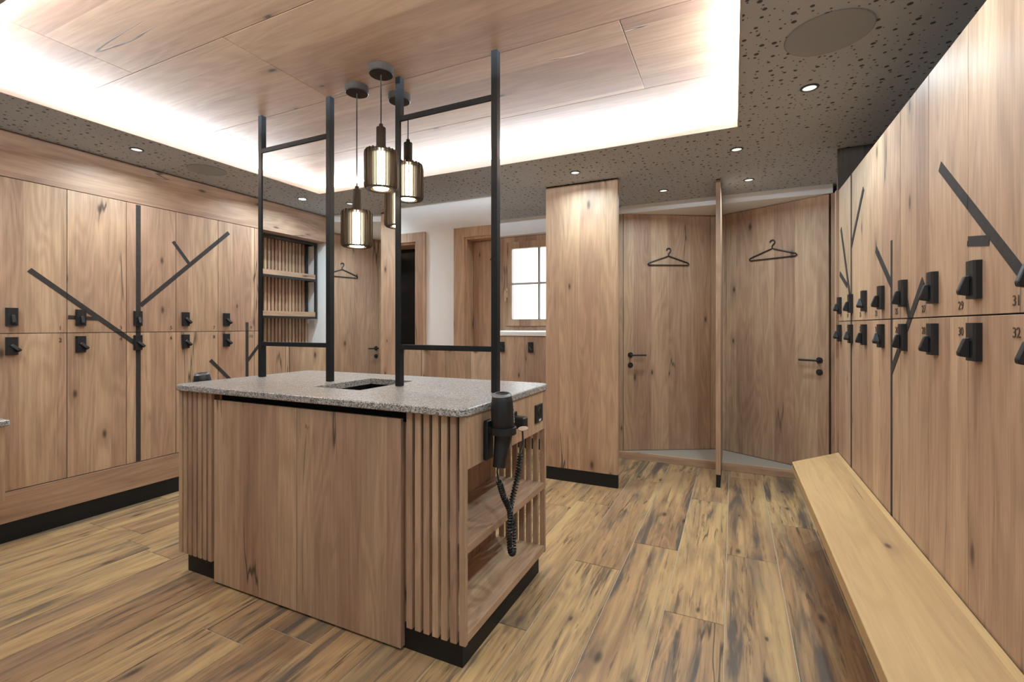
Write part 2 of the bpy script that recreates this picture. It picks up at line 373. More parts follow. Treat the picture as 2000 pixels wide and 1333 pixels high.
struct('trim_2', boxes([(CX0, CX0 + w, CY0, CY1, CEIL - 0.002, CEIL + T + 0.004), (CX1 - w, CX1, CY0, CY1, CEIL - 0.002, CEIL + T + 0.004), (CX0 + w, CX1 - w, CY0, CY0 + w, CEIL - 0.002, CEIL + T + 0.004), (CX0 + w, CX1 - w, CY1 - w, CY1, CEIL - 0.002, CEIL + T + 0.004)]), 'lip', label='cream lip around the light cove')
struct('trim_3', boxes([(OX0, CX0, OY0, OY1, CEIL + T, CEIL + T + 0.002), (CX1, OX1, OY0, OY1, CEIL + T, CEIL + T + 0.002), (CX0, CX1, OY0, CY0, CEIL + T, CEIL + T + 0.002), (CX0, CX1, CY1, OY1, CEIL + T, CEIL + T + 0.002)]), 'cream')
rows = [(0.53, 0.68, [-1.5]), (0.68, 1.28, [-2.62, -0.9]), (1.28, 1.88, [-1.95]), (1.88, 2.48, [-2.9, -0.41]), (2.48, 3.08, [-1.7]), (3.08, 3.185, [-0.8])]
for y0, y1, cuts in rows:
    xs = [OX0] + cuts + [OX1]
    for a, c in zip(xs, xs[1:]):
        bm = box(a + 0.001, c - 0.001, y0 + 0.001, y1 - 0.001, BOARD_Z, BOARD_Z + 0.03, 0.0012)
        o = obj('ceiling_board', center(bm, (a, y0, BOARD_Z)), 'board', ceil); o.location = (a, y0, BOARD_Z)

# ------------------------------------------------------------------ lockers
LOCK_PLATE = None
def clip(poly, lo, hi):
    """clip polygon to a rectangle"""
    def cut(pl, i, v, keep_ge):
        out = []
        for k in range(len(pl)):
            a, c = pl[k], pl[(k + 1) % len(pl)]
            ia = (a[i] >= v) == keep_ge or a[i] == v; ic = (c[i] >= v) == keep_ge or c[i] == v
            if ia: out.append(a)
            if ia != ic:
                t = (v - a[i]) / (c[i] - a[i]); out.append(tuple(a[j] + t * (c[j] - a[j]) for j in range(2)))
        return out
    p = poly
    for i in range(2):
        if p: p = cut(p, i, lo[i], True)
        if p: p = cut(p, i, hi[i], False)
    return p
def strip(a, b_, w):
    a, b_ = Vector(a), Vector(b_); d = (b_ - a).normalized(); n = Vector((-d.y, d.x)) * w / 2
    return [tuple(a + n), tuple(a - n), tuple(b_ - n), tuple(b_ + n)]
INL = {'L': [((1.888, 2.105), (1.888, 0.296), .030), ((1.90, 1.395), (2.547, 2.028), .030), ((2.116, 1.885), (2.233, 1.73), .024), ((1.319, 1.587), (1.868, 1.130), .030), ((1.50, 1.307), (1.668, 1.298), .024),
              ((2.709, 1.283), (2.709, 0.296), .026), ((2.709, 0.945), (2.92, 1.20), .026), ((2.395, 0.977), (2.709, 0.645), .026)],
       'R': [((1.966, 1.767), (1.40, 1.30), .033), ((1.767, 1.492), (1.64, 1.474), .028), ((2.479, 1.612), (2.479, 0.40), .022), ((2.719, 1.611), (2.479, 1.425), .034), ((2.11, 1.411), (2.247, 1.28), .034),
             ((2.247, 1.28), (2.479, 1.060), .034), ((2.306, 1.384), (2.253, 1.28), .030), ((2.948, 1.956), (3.225, 1.70), .030), ((3.225, 2.111), (3.225, 0.40), .018), ((3.504, 1.853), (3.26, 1.43), .030), ((3.534, 1.578), (3.33, 1.488), .030)]}
def plate_mesh():
    # lock body in local frame: +x out of the door, y across, z up; rounded front
    prof = [(0.0, -0.026), (0.013, -0.026), (0.0185, -0.021), (0.020, 0.0), (0.0185, 0.021), (0.013, 0.026), (0.0, 0.026)]
    bm = prism(prof, 2, -0.052, 0.052)
    bm_box(bm, 0.0185, 0.0215, -0.016, 0.016, 0.002, 0.005)
    return mesh('lock_plate', bm, 'plastic')
def knob_mesh():
    bm = prism([(0.019, 0.012), (0.030, 0.010), (0.044, -0.030), (0.042, -0.040), (0.019, -0.044)], 1, -0.0085, 0.0085)
    bmesh.ops.bevel(bm, geom=list(bm.edges), offset=0.002, segments=1, affect='EDGES')
    return mesh('lock_knob', bm, 'plastic')
PLATE, KNOB = plate_mesh(), knob_mesh()
KNOB_S = KNOB.copy()
def number_mesh(txt, size):
    cu = bpy.data.curves.new('number', 'FONT'); cu.body = txt; cu.size = size; cu.extrude = 0.0006; cu.align_x = 'CENTER'; cu.align_y = 'CENTER'; cu.resolution_u = 3
    t = bpy.data.objects.new('tmp', cu); COL.objects.link(t); bpy.context.view_layer.update()
    me = bpy.data.meshes.new_from_object(t.evaluated_get(bpy.context.evaluated_depsgraph_get())); bpy.data.objects.remove(t)
    me.materials.clear(); me.materials.append(M['ink']); return me
def add_lock(door, c, nx, ang):
    """c in the door's parent frame"""
    for me, nm, a in ((PLATE, 'lock_plate', 0.0), (KNOB, 'lock_knob', ang)):
        o = obj(nm, me, None, door); o.location = c
        o.rotation_euler = (Matrix.Rotation(0 if nx > 0 else PI, 3, 'Z') @ Matrix.Rotation(a, 3, 'X')).to_euler()
def locker(side, y0, y1, nums, knobs=(0, 0)):
    nx = 1 if side == 'L' else -1; xf = -3.80 if side == 'L' else 0.605; back = xf - nx * 0.40
    zj = 1.207 if side == 'L' else 1.2795; z0 = 0.292; z1 = 2.112
    root = thing('locker', 'x', 'locker', (xf, (y0 + y1) / 2, z0))
    part('body', box(back, xf - nx * 0.021, y0 + .0015, y1 - .0015, z0, z1), 'kick', root)
    for tier, (a, c) in enumerate(((zj + .002, z1 - .001), (z0 + .002, zj - .002))):
        d = part('locker_door', box(xf - nx * 0.020, xf, y0 + .0018, y1 - .0018, a, c, 0.0010), 'door', root)
        L = root.location
        lz = (zj + 0.0975 if tier == 0 else zj - 0.0725)
        ly = y0 + .067 if side == 'L' else y1 - .060
        add_lock(d, Vector((xf, ly, lz)) - L, nx, knobs[tier])
        t = nums[tier]
        if t:
            me = number_mesh(t, 0.036)
            o = obj('number', me, None, d)
            ny = y1 - .033 if side == 'L' else y0 + .045
            nz = (zj + .030 if tier == 0 else zj - .045)
            if side == 'R': nz = (zj + .030 if tier == 0 else zj - .046)
            o.location = Vector((xf + nx * .0008, ny, nz)) - L
            o.rotation_euler = (PI / 2, 0, PI / 2 if side == 'L' else -PI / 2); o['label'] = 'number ' + t
        for si, (p, q, wd) in enumerate(INL[side]):
            poly = clip(strip(p, q, wd), (y0 + .0018, a), (y1 - .0018, c))
            if len(poly) >= 3:
                part('inlay_strip', prism(poly, 0, xf - nx * .002, xf + nx * (.0009 + .0002 * si)), 'inlay', root, parent=d)
    return root
kn = lambda: random.choice([0.0, 0.0, 0.75])
GL = 'lockers along the left wall'; GR = 'lockers along the right wall'
for i, (y0, y1) in enumerate(zip((1.175, 1.495, 1.816, 2.136, 2.457, 2.779), (1.495, 1.816, 2.136, 2.457, 2.779, 3.098))):
    n1, n2 = str(2 * i + 1), str(2 * i + 2)
    r = locker('L', y0, y1, (n1, n2), (0.0 if i < 3 else 0.7, 0.75))
    extra = {0: 'tip of a dark branch inlay', 1: 'branch inlay crossing its upper door', 2: 'tall vertical trunk inlay through both doors', 3: 'short twig inlay on its upper door', 4: 'end of the long branch inlay', 5: 'mostly behind the mirror post'}[i]
    tag(r, f'left wall oak locker {n1} over {n2}, {extra}', 'locker', GL)
ry = [1.165, 1.465, 1.765, 2.063, 2.364, 2.666, 2.968, 3.27, 3.575]
for i in range(8):
    n1, n2 = str(33 - 2 * i), str(34 - 2 * i)
    r = locker('R', ry[i], ry[i + 1], (n1, n2), (kn() if i > 3 else 0.0, kn() if i > 3 else 0.0))
    ex = ['nearest the camera, mostly out of frame', 'thick branch inlay leading off the frame edge', 'tip of the thick branch inlay', 'plain with the tip of a V-shaped inlay', 'V-shaped twig and trunk inlay', 'slanting twig joining a trunk inlay', 'upper twig inlay, second from the far end', 'farthest, next to the end panel'][i]
    tag(r, f'right wall oak locker {n1} over {n2}, {ex}', 'locker', GR)
part_end = tag(obj('locker_end_panel', box(0.59, 1.0, 3.578, 3.612, 0.0, 2.112, .001), 'oak_v'), 'slim oak end panel closing the right locker row near the cubicles', 'panel')
tag(obj('filler_panel', box(0.606, 1.115, 3.62, 3.645, 2.118, CEIL - .004, .001), 'grey_oak'), 'dark grey wood filler panel between right lockers and ceiling', 'panel')

# left header, plinth strip and kickboard
tag(obj('header_panel', center(box(-4.18, -3.815, 0.085, 3.10, 2.118, CEIL - .006, .0015), (-4, 0.1, 2.2)), 'oak_y'), 'long horizontal oak header board above the left lockers', 'panel').location = (-4, 0.1, 2.2)
tag(obj('plinth_board', center(box(-3.84, -3.797, 1.172, 3.10, 0.112, 0.289, .0015), (-3.8, 1.2, 0.2)), 'oak_y'), 'horizontal oak board below the left lockers', 'panel').location = (-3.8, 1.2, 0.2)
tag(obj('plinth_board', center(box(0.61, 0.65, 1.165, 3.575, 0.112, 0.289, .0015), (0.6, 1.2, 0.2)), 'oak_y'), 'oak board under the right lockers behind the bench', 'panel').location = (0.6, 1.2, 0.2)
struct('baseboard_left', box(-3.84, -3.80, 0.09, 3.10, 0.0, 0.111), 'kick', label='black kickboard along the left lockers')
struct('baseboard_right', box(0.62, 0.66, 1.165, 3.575, 0.0, 0.111), 'kick')

# ------------------------------------------------------------------ bench on the right
bench = thing('bench', 'long floating oak bench running along the right lockers', 'bench', (0.45, 1.6, 0.0))
bm = prism([(0.315, -0.3), (0.600, -0.3), (0.600, 3.555), (0.312, 3.195)], 2, 0.408, 0.455)
bmesh.ops.bevel(bm, geom=list(bm.edges), offset=.0015, segments=1, affect='EDGES')
part('seat', bm, 'bench', bench)
for y in (0.2, 1.4, 2.7): part('bracket', prism([(0.6035, 0.20), (0.6035, 0.407), (0.40, 0.407), (0.40, 0.395), (0.59, 0.30)], 1, y, y + .012), 'black', bench)

# ------------------------------------------------------------------ island
IX0, IX1, IY0, IY1 = -2.565, -0.868, 1.455, 2.255
isl = thing('vanity_island', 'oak island with granite worktop, slatted corners and open end shelves mid-room', 'island', (-1.715, 1.855, 0))
# worktop with a waste opening
bm = bmesh.new()
def rr(x0, x1, y0, y1, r, n=5):
    out = []
    for cx, cy, a0 in ((x1 - r, y1 - r, 0), (x0 + r, y1 - r, 90), (x0 + r, y0 + r, 180), (x1 - r, y0 + r, 270)):
        for k in range(n + 1):
            a = math.radians(a0 + 90 * k / n); out.append((cx + r * math.cos(a), cy + r * math.sin(a)))
    return out
outer = rr(-2.575, -0.858, 1.430, 2.285, 0.045)
HX0, HX1, HY0, HY1 = -1.85, -1.555, 1.665, 2.068
inner = [(HX1, HY1), (HX0, HY1), (HX0, HY0), (HX1, HY0)]
lvl = {}
for z in (0.925, 0.929, 0.951, 0.955):
    ins = 0.004 if z in (0.925, 0.955) else 0.0
    po = [bm.verts.new((x + (ins if x < -1.7 else -ins), y + (ins if y < 1.85 else -ins), z)) for x, y in outer]
    lvl[z] = po
zs = sorted(lvl)
for a, c in zip(zs, zs[1:]):
    n = len(outer)
    for i in range(n): bm.faces.new((lvl[a][i], lvl[a][(i + 1) % n], lvl[c][(i + 1) % n], lvl[c][i]))
ih = {z: [bm.verts.new((x, y, z)) for x, y in inner] for z in (0.925, 0.955)}
for i in range(4): bm.faces.new((ih[0.925][i], ih[0.955][i], ih[0.955][(i + 1) % 4], ih[0.925][(i + 1) % 4]))
q = len(outer) // 4
for z in (0.925, 0.955):
    for i in range(4):
        seg = [lvl[z][(i * q + k) % len(outer)] for k in range(q)] + [lvl[z][((i + 1) * q) % len(outer)]]
        bm.faces.new(seg + [ih[z][(i + 1) % 4], ih[z][i]])
bmesh.ops.recalc_face_normals(bm, faces=bm.faces)
part('worktop', bm, 'granite', isl, label='speckled grey granite worktop')
part('plinth', box(-2.527, -0.894, 1.48, 2.222, 0.0, 0.10), 'kick', isl, label='black plinth')
part('carcass', boxes([(-2.285, -1.140, 1.4835, 2.225, 0.10, 0.64), (-2.285, -1.875, 1.485, 2.225, 0.64, 0.923), (-1.53, -1.140, 1.485, 2.225, 0.64, 0.923), (-1.875, -1.53, 1.485, 1.65, 0.64, 0.923), (-1.875, -1.53, 2.085, 2.225, 0.64, 0.923)]), 'oak_v', isl)
part('waste_chute', boxes([(-1.874, HX0, 1.651, 2.084, 0.65, 0.923), (HX1, -1.531, 1.651, 2.084, 0.65, 0.923), (HX0, HX1, 1.651, HY0, 0.65, 0.923), (HX0, HX1, HY1, 2.084, 0.65, 0.923), (HX0, HX1, HY0, HY1, 0.645, 0.66)]), 'void', isl, label='black waste chute under the worktop opening')
part('grip_recess', box(-2.245, -1.132, 1.47, 1.486, 0.880, 0.924), 'void', isl, label='black grip recess above the doors')
for x0, x1 in ((-2.282, -1.7192), (-1.7150, -1.155)):
    d = part('door', box(x0, x1, IY0, 1.482, 0.010, 0.893, .0012), 'oak_v', isl)
    if x0 > -2: part('keyhole_lock', lathe([(0, 0.003), (0.008, 0.003), (0.0105, 0.0015), (0.0105, -0.004)], (-1.652, IY0 - .001, 0.822), 14, Matrix.Rotation(PI / 2, 4, 'X')), 'brass', isl, smooth=True, label='small brass keyhole', parent=d)
SL = [0.0, 0.039, 0.0782, 0.1175, 0.1568, 0.196, 0.235]
z0, z1 = 0.098, 0.924
for fy0, fy1 in ((IY0, 1.473), (2.238, IY1)):
    for s in SL:
        part('slat', box(-1.129 + s, -1.129 + s + .0265, fy0, fy1, z0, z1, .0015), 'slat', isl)
        part('slat', box(IX0 + s, IX0 + s + .0265, fy0, fy1, z0, z1, .0015), 'slat', isl)
for sx, xf, xi in ((1, IX1, -1.139), (-1, IX0, -2.286)):
    xa, xb = (xi, xf) if sx > 0 else (xf, xi)
    part('shelf', box(xa + .001, xb - .001, 1.4735, 2.2375, 0.102, 0.135, .0012), 'oak_y', isl)
    part('shelf', box(xa + .001, xb - .001, 1.4735, 2.2375, 0.424, 0.456, .0012), 'oak_y', isl)
    part('apron', box(xf - sx * 0.022, xf, 1.4735, 2.2375, 0.730, 0.924, .0012), 'oak_v', isl, label='upright-grain board under the worktop end')
    part('shelf_top', box(xa + .001, xf - sx * .023, 1.4735, 2.2375, 0.730, 0.75), 'oak_y', isl)

# mirror frames standing on the island
def mirror_frame(x0, x1, label):
    root = thing('mirror_frame', label, 'mirror', ((x0 + x1) / 2, 1.86, 0.956), 0, 'mirrors on the island')
    y0, y1, w = 1.845, 1.876, 0.030
    for x in (x0, x1 - w): part('post', box(x, x + w, y0, y1, 0.9562, BOARD_Z - .0008, .0012), 'steel', root)
    for za, zb in ((1.136, 1.160), (2.249, 2.275)): part('rail', box(x0 + w + .0003, x1 - w - .0003, y0, y1, za, zb, .0012), 'steel', root)
    part('mirror_pane', box(x0 + w + .0008, x1 - w - .0008, 1.850, 1.856, 1.161, 2.248), 'mirror', root, label='clear mirror glass')
mirror_frame(-2.492, -1.930, 'left of the two black steel framed mirrors standing on the island worktop')
mirror_frame(-1.499, -0.939, 'right of the two black steel framed mirrors standing on the island worktop')

# socket on the right end of the island
sk = thing('power_socket', 'square black power socket on the island end below the granite', 'socket', (IX1, 2.148, 0.823))
part('cover_plate', box(IX1 + .0005, IX1 + .009, 2.104, 2.192, 0.779, 0.867, .002), 'plastic', sk)
part('socket_well', lathe([(0, .0105), (.017, .0105), (.020, .0115), (.0215, .0095), (.0215, .008)], (IX1, 2.148, 0.829), 20, Matrix.Rotation(PI / 2, 4, 'Y')), 'kick', sk, smooth=True)
part('sticker', box(IX1 + .0088, IX1 + .0096, 2.140, 2.168, 0.784, 0.795), 'mark', sk, label='small pale print')

def coil(path, R, r, pitch):
    P = curve_pts(path, 40); out = []; s = 0.0; up = None
    for i in range(len(P)):
        a = P[max(i - 1, 0)]; c = P[min(i + 1, len(P) - 1)]; t = (c - a).normalized()
        if up is None: up = t.orthogonal().normalized()
        up = (up - t * up.dot(t)).normalized(); v = t.cross(up)
        if i: s += (P[i] - P[i - 1]).length
        out.append((P[i].copy(), up.copy(), v.copy(), s))
    pts = []; total = out[-1][3]; n = int(total / pitch * 8); j = 0
    for k in range(n + 1):
        d = total * k / n
        while j < len(out) - 2 and out[j + 1][3] < d: j += 1
        f = (d - out[j][3]) / max(1e-9, out[j + 1][3] - out[j][3]); p = out[j][0].lerp(out[j + 1][0], min(1, max(0, f)))
        a = 2 * PI * d / pitch; pts.append(p + (out[j][1] * math.cos(a) + out[j][2] * math.sin(a)) * R)
    return pts
def dryer_set(sx, xf, lab_h, lab_d, full):
    """holder fixed to the island end, dryer hanging in its ring; sx = outward direction"""
    Y = 1.625
    h = thing('dryer_holder', lab_h, 'holder', (xf, Y, 0.82))
    xo = xf + sx * .0006
    part('wall_plate', box(xo, xo + sx * .020, Y - .040, Y + .012, 0.735, 0.888, .004), 'plastic', h)
    rx = xf + sx * 0.068
    part('ring', lathe([(.0445, -.014), (.0505, -.013), (.0505, .013), (.0445, .014), (.0445, -.014)], (rx, Y, 0.850), 28), 'plastic', h, smooth=True)
    part('arm', box(xo + sx * .018, xf + sx * .030, Y - .03, Y + .008, 0.838, 0.862, .002), 'plastic', h)
    d = thing('hair_dryer', lab_d, 'hair dryer', (rx, Y, 0.85))
    tilt = Matrix.Rotation(0.10, 4, 'X')
    part('barrel', lathe([(0, -.012), (.036, -.012), (.0415, .000), (.0445, .035), (.0450, .070), (.0425, .105), (.037, .132), (.030, .140), (.026, .137), (0, .137)], (rx, Y, 0.852), 28, tilt), 'plastic', d, smooth=True)
    part('rim', lathe([(.0372, .1325), (.0385, .134), (.031, .1425), (.029, .141)], (rx, Y, 0.852), 28, tilt), 'rim', d, smooth=True, label='thin grey rim at the air inlet')
    part('handle', tube(curve_pts([(rx, Y + .004, 0.842), (rx - sx * .004, Y, 0.80), (rx - sx * .006, Y - .012, 0.755), (rx - sx * .008, Y - .020, 0.712)], 5), [.036, .0355, .035, .034, .033, .032, .031, .030, .029, .028, .027, .026, .0255, .025, .025, .025], 18), 'plastic', d, smooth=True)
    bm = bmesh.new()
    for k, (dz, ln) in enumerate(((0.030, .006), (0.040, .010), (0.054, .006), (0.064, .014), (0.083, .008), (0.095, .010))):
        a = math.radians(38); R = 0.0452
        bm_box(bm, R - .0005, R + .0006, -.002, .002, dz, dz + ln)
    bmesh.ops.transform(bm, matrix=Matrix.Translation((rx, Y, 0.852)) @ tilt @ Matrix.Rotation(math.radians(8 if sx > 0 else 200), 4, 'Z'), verts=bm.verts)
    part('printed_mark', bm, 'mark', d, label='small upright pale print')
    if not full: return
    x = rx - .006
    e0 = (x, Y - .042, 0.722)
    part('cord', tube(curve_pts([(x - .002, Y - .030, 0.714), (x, Y - .040, 0.70), (x, Y - .028, 0.665), (x, Y - .022, 0.655)], 6), .0038, 8), 'plastic', d, smooth=True)
    part('coiled_cord', tube(coil([(x, Y - .024, 0.660), (x, 1.640, 0.590), (x + .004, 1.690, 0.510), (x + .012, 1.668, 0.440), (x + .012, 1.678, 0.365), (x + .008, 1.712, 0.342), (x - .004, 1.738, 0.372), (x - .008, 1.742, 0.440), (x - .006, 1.712, 0.510), (x, 1.765, 0.620), (x, 1.800, 0.715)], .0095, .0036, .0115), .0036, 6), 'plastic', d, smooth=True)
    part('cord', tube(curve_pts([(x, 1.800, 0.715), (x, 1.822, 0.745), (x - .006, 1.836, 0.79), (x - .012, 1.842, 0.815)], 6), .004, 8), 'plastic', d, smooth=True)
    part('plug', boxes([(xf + .010, xf + .068, 1.822, 1.868, 0.812, 0.862)], .006), 'plastic', d)
    part('plug_tag', lathe([(0, .0012), (.021, .0012), (.021, -.0012), (0, -.0012)], (x + .012, 1.800, 0.822), 20, Matrix.Rotation(0.25, 4, 'X')), 'tag', d, smooth=True, label='round beige tag')
    s2 = thing('plug_socket', 'black wall socket on the island end holding the dryer plug', 'socket', (xf, 1.845, 0.837))
    part('cover_plate', box(xf + .0005, xf + .009, 1.805, 1.885, 0.797, 0.877, .002), 'plastic', s2)
dryer_set(1, IX1, 'black ring holder for a hair dryer on the right end of the island', 'black hair dryer with a coiled cord hanging on the right end of the island', True)
dryer_set(-1, IX0, 'black ring holder on the left end of the island, mostly hidden', 'black hair dryer peeking above the worktop at the left end of the island', False)

# ------------------------------------------------------------------ pendant lamps
def pendant(x, y, zb, label):
    root = thing('pendant_lamp', label, 'lamp', (x, y, BOARD_Z), 0, 'pendant lamps above the island')
    zt = zb + 0.185
    part('canopy', lathe([(0, -.0345), (.054, -.0345), (.058, -.031), (.058, -.0008), (0, -.0008)], (x, y, BOARD_Z), 32), 'bronze', root, smooth=True)
    part('cord', tube([(x, y, BOARD_Z - .034), (x, y, zt + .115)], .0027, 8), 'bronze', root, smooth=True)
    part('lamp_holder', lathe([(0, .125), (.009, .125), (.010, .112), (.021, .108), (.022, .104), (.022, .004), (.0, .004)], (x, y, zt), 24), 'bronze', root, smooth=True)
    part('tube_bulb', lathe([(0, 0.004), (.034, .004), (.0355, .008), (.0355, .172), (.0, .172)], (x, y, zb), 24), 'bulb', root, smooth=True)
    part('shade_ring', lathe([(.046, .002), (.068, .002), (.068, .006), (.046, .006), (.046, .002)], (x, y, zb), 32), 'bronze', root, smooth=True)
    part('shade_ring', lathe([(.028, .176), (.066, .176), (.066, .181), (.020, .181), (.020, .176), (.028, .176)], (x, y, zb), 32), 'bronze', root, smooth=True)
    fm = mesh('shade_fin', prism([(.040, .010), (.044, .004), (.070, .002), (.077, .010), (.078, .020), (.078, .165), (.076, .178), (.069, .186), (.046, .184), (.040, .178)], 1, -.0019, .0019), 'fin')
    n = 22
    for k in range(n):
        o = obj('shade_fin', fm, None, root); o.location = (0, 0, zb - BOARD_Z); o.rotation_euler = (0, 0, 2 * PI * k / n)
pendant(-1.735, 1.836, 1.652, 'lowest and leftmost pendant lamp, dark fins round a lit tube')
pendant(-1.503, 1.748, 1.893, 'highest pendant lamp nearest the camera, dark fins round a lit tube')
pendant(-1.596, 1.999, 1.772, 'pendant lamp half hidden behind the right mirror frame post')

# ------------------------------------------------------------------ ceiling spotlights and speakers
def spot(x, y, label, first=[None]):
    root = thing('ceiling_spotlight', label, 'spotlight', (x, y, CEIL), 0, 'ceiling spotlights')
    dz = -0.0745 if (x, y) == (-3.62, 3.85) else 0.0
    part('trim_ring', lathe([(.030, -.0045), (.039, -.0035), (.0405, -.0006), (.030, -.0006), (.030, -.0045)], (x, y, CEIL), 24), 'spot_rim', root, smooth=True)
    part('lens', lathe([(0, -.0020), (.0295, -.0020), (.0295, -.0006), (0, -.0006)], (x, y, CEIL), 24), 'lens', root, smooth=True)
    l = bpy.data.lights.new('spot_beam', 'SPOT'); l.energy = SPOT_W; l.color = SPOT_COL; l.spot_size = math.radians(88); l.spot_blend = 0.35; l.shadow_soft_size = 0.022
    o = bpy.data.objects.new('spot_beam', l); COL.objects.link(o); o.parent = root; o.location = (0, 0, -0.012)
    root.location.z += dz
    l = bpy.data.lights.new('spot_spill', 'AREA'); l.shape = 'DISK'; l.size = 0.056; l.energy = SPILL_W; l.color = SPILL_COL; l.spread = math.radians(157)
    o = bpy.data.objects.new('spot_spill', l); COL.objects.link(o); o.parent = root; o.location = (0, 0, -0.006)
for x, y, t in ((-3.48, 1.72, 'small ceiling spotlight in the left grey strip before the speaker'), (-3.48, 0.69, 'ceiling spotlight in the left grey strip near the entrance wall'), (-3.48, 2.75, 'ceiling spotlight in the left grey strip beyond the speaker'),
                (0.33, 2.64, 'ceiling spotlight beside the right lockers and the round speaker'), (0.33, 1.62, 'ceiling spotlight beside the right lockers closer than the speaker'), (0.33, 0.60, 'ceiling spotlight above the near end of the bench'),
                (0.02, 3.36, 'ceiling spotlight just beyond the right far corner of the light cove'), (-1.06, 3.36, 'ceiling spotlight in front of the plain oak partition'), (-2.14, 3.36, 'added unseen ceiling spotlight in the far strip behind the right mirror'), (-3.22, 3.32, 'ceiling spotlight in the far strip between the two mirrors'),  # the one behind the right mirror is added to brighten the low lockers
                (-0.53, 4.12, 'ceiling spotlight in front of the left cubicle door'), (0.11, 4.10, 'ceiling spotlight in front of the right cubicle door'), (-1.06, 0.36, 'added unseen ceiling spotlight in the near strip by the entrance opening'), (-3.22, 0.38, 'added unseen ceiling spotlight in the near left corner by the doorway'), (0.3, -0.75, 'ceiling spotlight in the entrance'), (-3.62, 3.85, 'ceiling spotlight in the soffit before the far left cubicle door')):  # near-strip and entrance spotlights are added out of view as fill light
    spot(x, y, t)
for x, y, r, t in ((0.335, 2.185, 0.150, 'large flat round grey loudspeaker in the ceiling beside the right lockers'), (-3.475, 2.165, 0.125, 'flat round grey loudspeaker in the ceiling strip above the left lockers')):
    root = thing('ceiling_speaker', t, 'speaker', (x, y, CEIL), 0, 'ceiling speakers')
    part('grille', lathe([(0, -.004), (r - .003, -.004), (r - .0025, -.0007), (0, -.0007)], (x, y, CEIL), 48), 'speaker', root)
    part('rim', lathe([(r - .002, -.0042), (r, -.003), (r, -.0007), (r - .002, -.0007), (r - .002, -.0042)], (x, y, CEIL), 48), 'speaker', root, smooth=True)

# ------------------------------------------------------------------ partition panel, fin and cubicles at the far end
def tall_panel(x0, x1, y0, y1, label, name='partition_panel'):
    root = thing(name, label, 'partition', ((x0 + x1) / 2, y0, 0))
    part('panel', box(x0, x1, y0, y1, 0.103, CEIL - .008, .0012), 'door', root)
    part('kickboard', box(x0 + .002, x1 - .002, y0 + .004, y1 - .002, 0.0, 0.1025), 'kick', root, label='black kickboard')
    part('shadow_gap', box(x0 + .003, x1 - .003, y0 + .003, y1 - .002, CEIL - .0078, CEIL - .0004), 'void', root)
tall_panel(-1.392, -0.802, 3.618, 3.658, 'wide oak partition panel with a black kickboard right of the window')
tall_panel(-3.20, -2.965, 3.72, 3.76, 'narrow oak partition panel seen between the two mirrors')
fin = thing('divider_fin', 'thin upright oak fin between the two cubicle doors', 'partition', (-0.105, 3.98, 0))
part('panel', boxes([(-0.122, -0.088, 3.978, 4.470, 0.098, CEIL - .007), (-0.122, -0.088, 4.470, 4.86, 0.070, 2.312)]), 'oak_v', fin)
part('kickboard', box(-0.120, -0.090, 3.980, 4.468, 0.0, 0.0975), 'kick', fin, label='black kickboard')
part('shadow_gap', box(-0.120, -0.090, 3.982, 4.468, CEIL - .0068, CEIL - .0004), 'void', fin)

tag(obj('platform', box(-0.965, 1.10, 4.500, 5.14, 0.001, 0.066, .001), 'step'), 'low beige platform under the angled cubicle doors', 'platform')
tag(obj('platform_riser', center(box(-0.995, 1.10, 4.475, 4.4995, 0.001, 0.0675, .001), (0, 4.48, 0)), 'oak_x'), 'dark oak riser board in front of the low platform', 'trim').location = (0, 4.48, 0)
bm = bmesh.new()
A = Vector((-0.954, 4.498)); Bv = Vector((-0.11, 4.955)); Cv = Vector((0.70, 4.505))
struct('trim_4', prism([(-0.965, 4.49), (0.72, 4.49), (0.72, 4.52), tuple(Bv), (-0.965, 4.52)], 2, 2.316, CEIL - .001), 'white', label='white plaster soffit above the angled cubicle doors')
def hanger(parent, t, z, y, s=1.0):
    """wire hanger outline mounted on a door, in the door's frame (x along, y out of face is negative)"""
    w = 0.20 * s
    pts = [(-w + .012, 0), (w - .012, 0), (w, .010), (w - .008, .022), (0.012, .083), (0, .090), (-.012, .083), (-w + .008, .022), (-w, .010)]
    tri = []
    for i in range(len(pts)): tri.append((t + pts[i][0], y, z + pts[i][1]))
    bm = tube(tri, .0052, 8, True)
    hook = [(0, .088), (0, .108), (.010, .122), (.020, .134), (.019, .150), (.006, .160), (-.012, .156), (-.018, .143)]
    bm_tube(bm, curve_pts([(t + a, y, z + b_) for a, b_ in hook], 4), .0052, 8)
    o = obj('wire_hanger', bm, 'black', parent, True); o['label'] = 'black wire hanger outline fixed to the door'
def lever(parent, t, z, sx, y=0.0):
    R = Matrix.Rotation(PI / 2, 4, 'X')
    o = obj('handle_rosette', lathe([(0, .009), (.022, .009), (.0255, .006), (.0255, 0.0005)], (t, y, z), 24, R), 'black', parent, True)
    bm = tube(curve_pts([(t, y - .005, z), (t, y - .045, z), (t + sx * .012, y - .056, z), (t + sx * .135, y - .056, z)], 6), .0085, 10)
    obj('door_lever', bm, 'black', parent, True)
    bm = lathe([(0, .009), (.022, .009), (.0255, .006), (.0255, 0.0005)], (t, y, z - .097), 24, R)
    bm_lathe(bm, [(0, .020), (.008, .020), (.010, .018), (.010, .008)], (t, y, z - .097), 14, R)
    obj('thumb_turn', bm, 'black', parent, True)
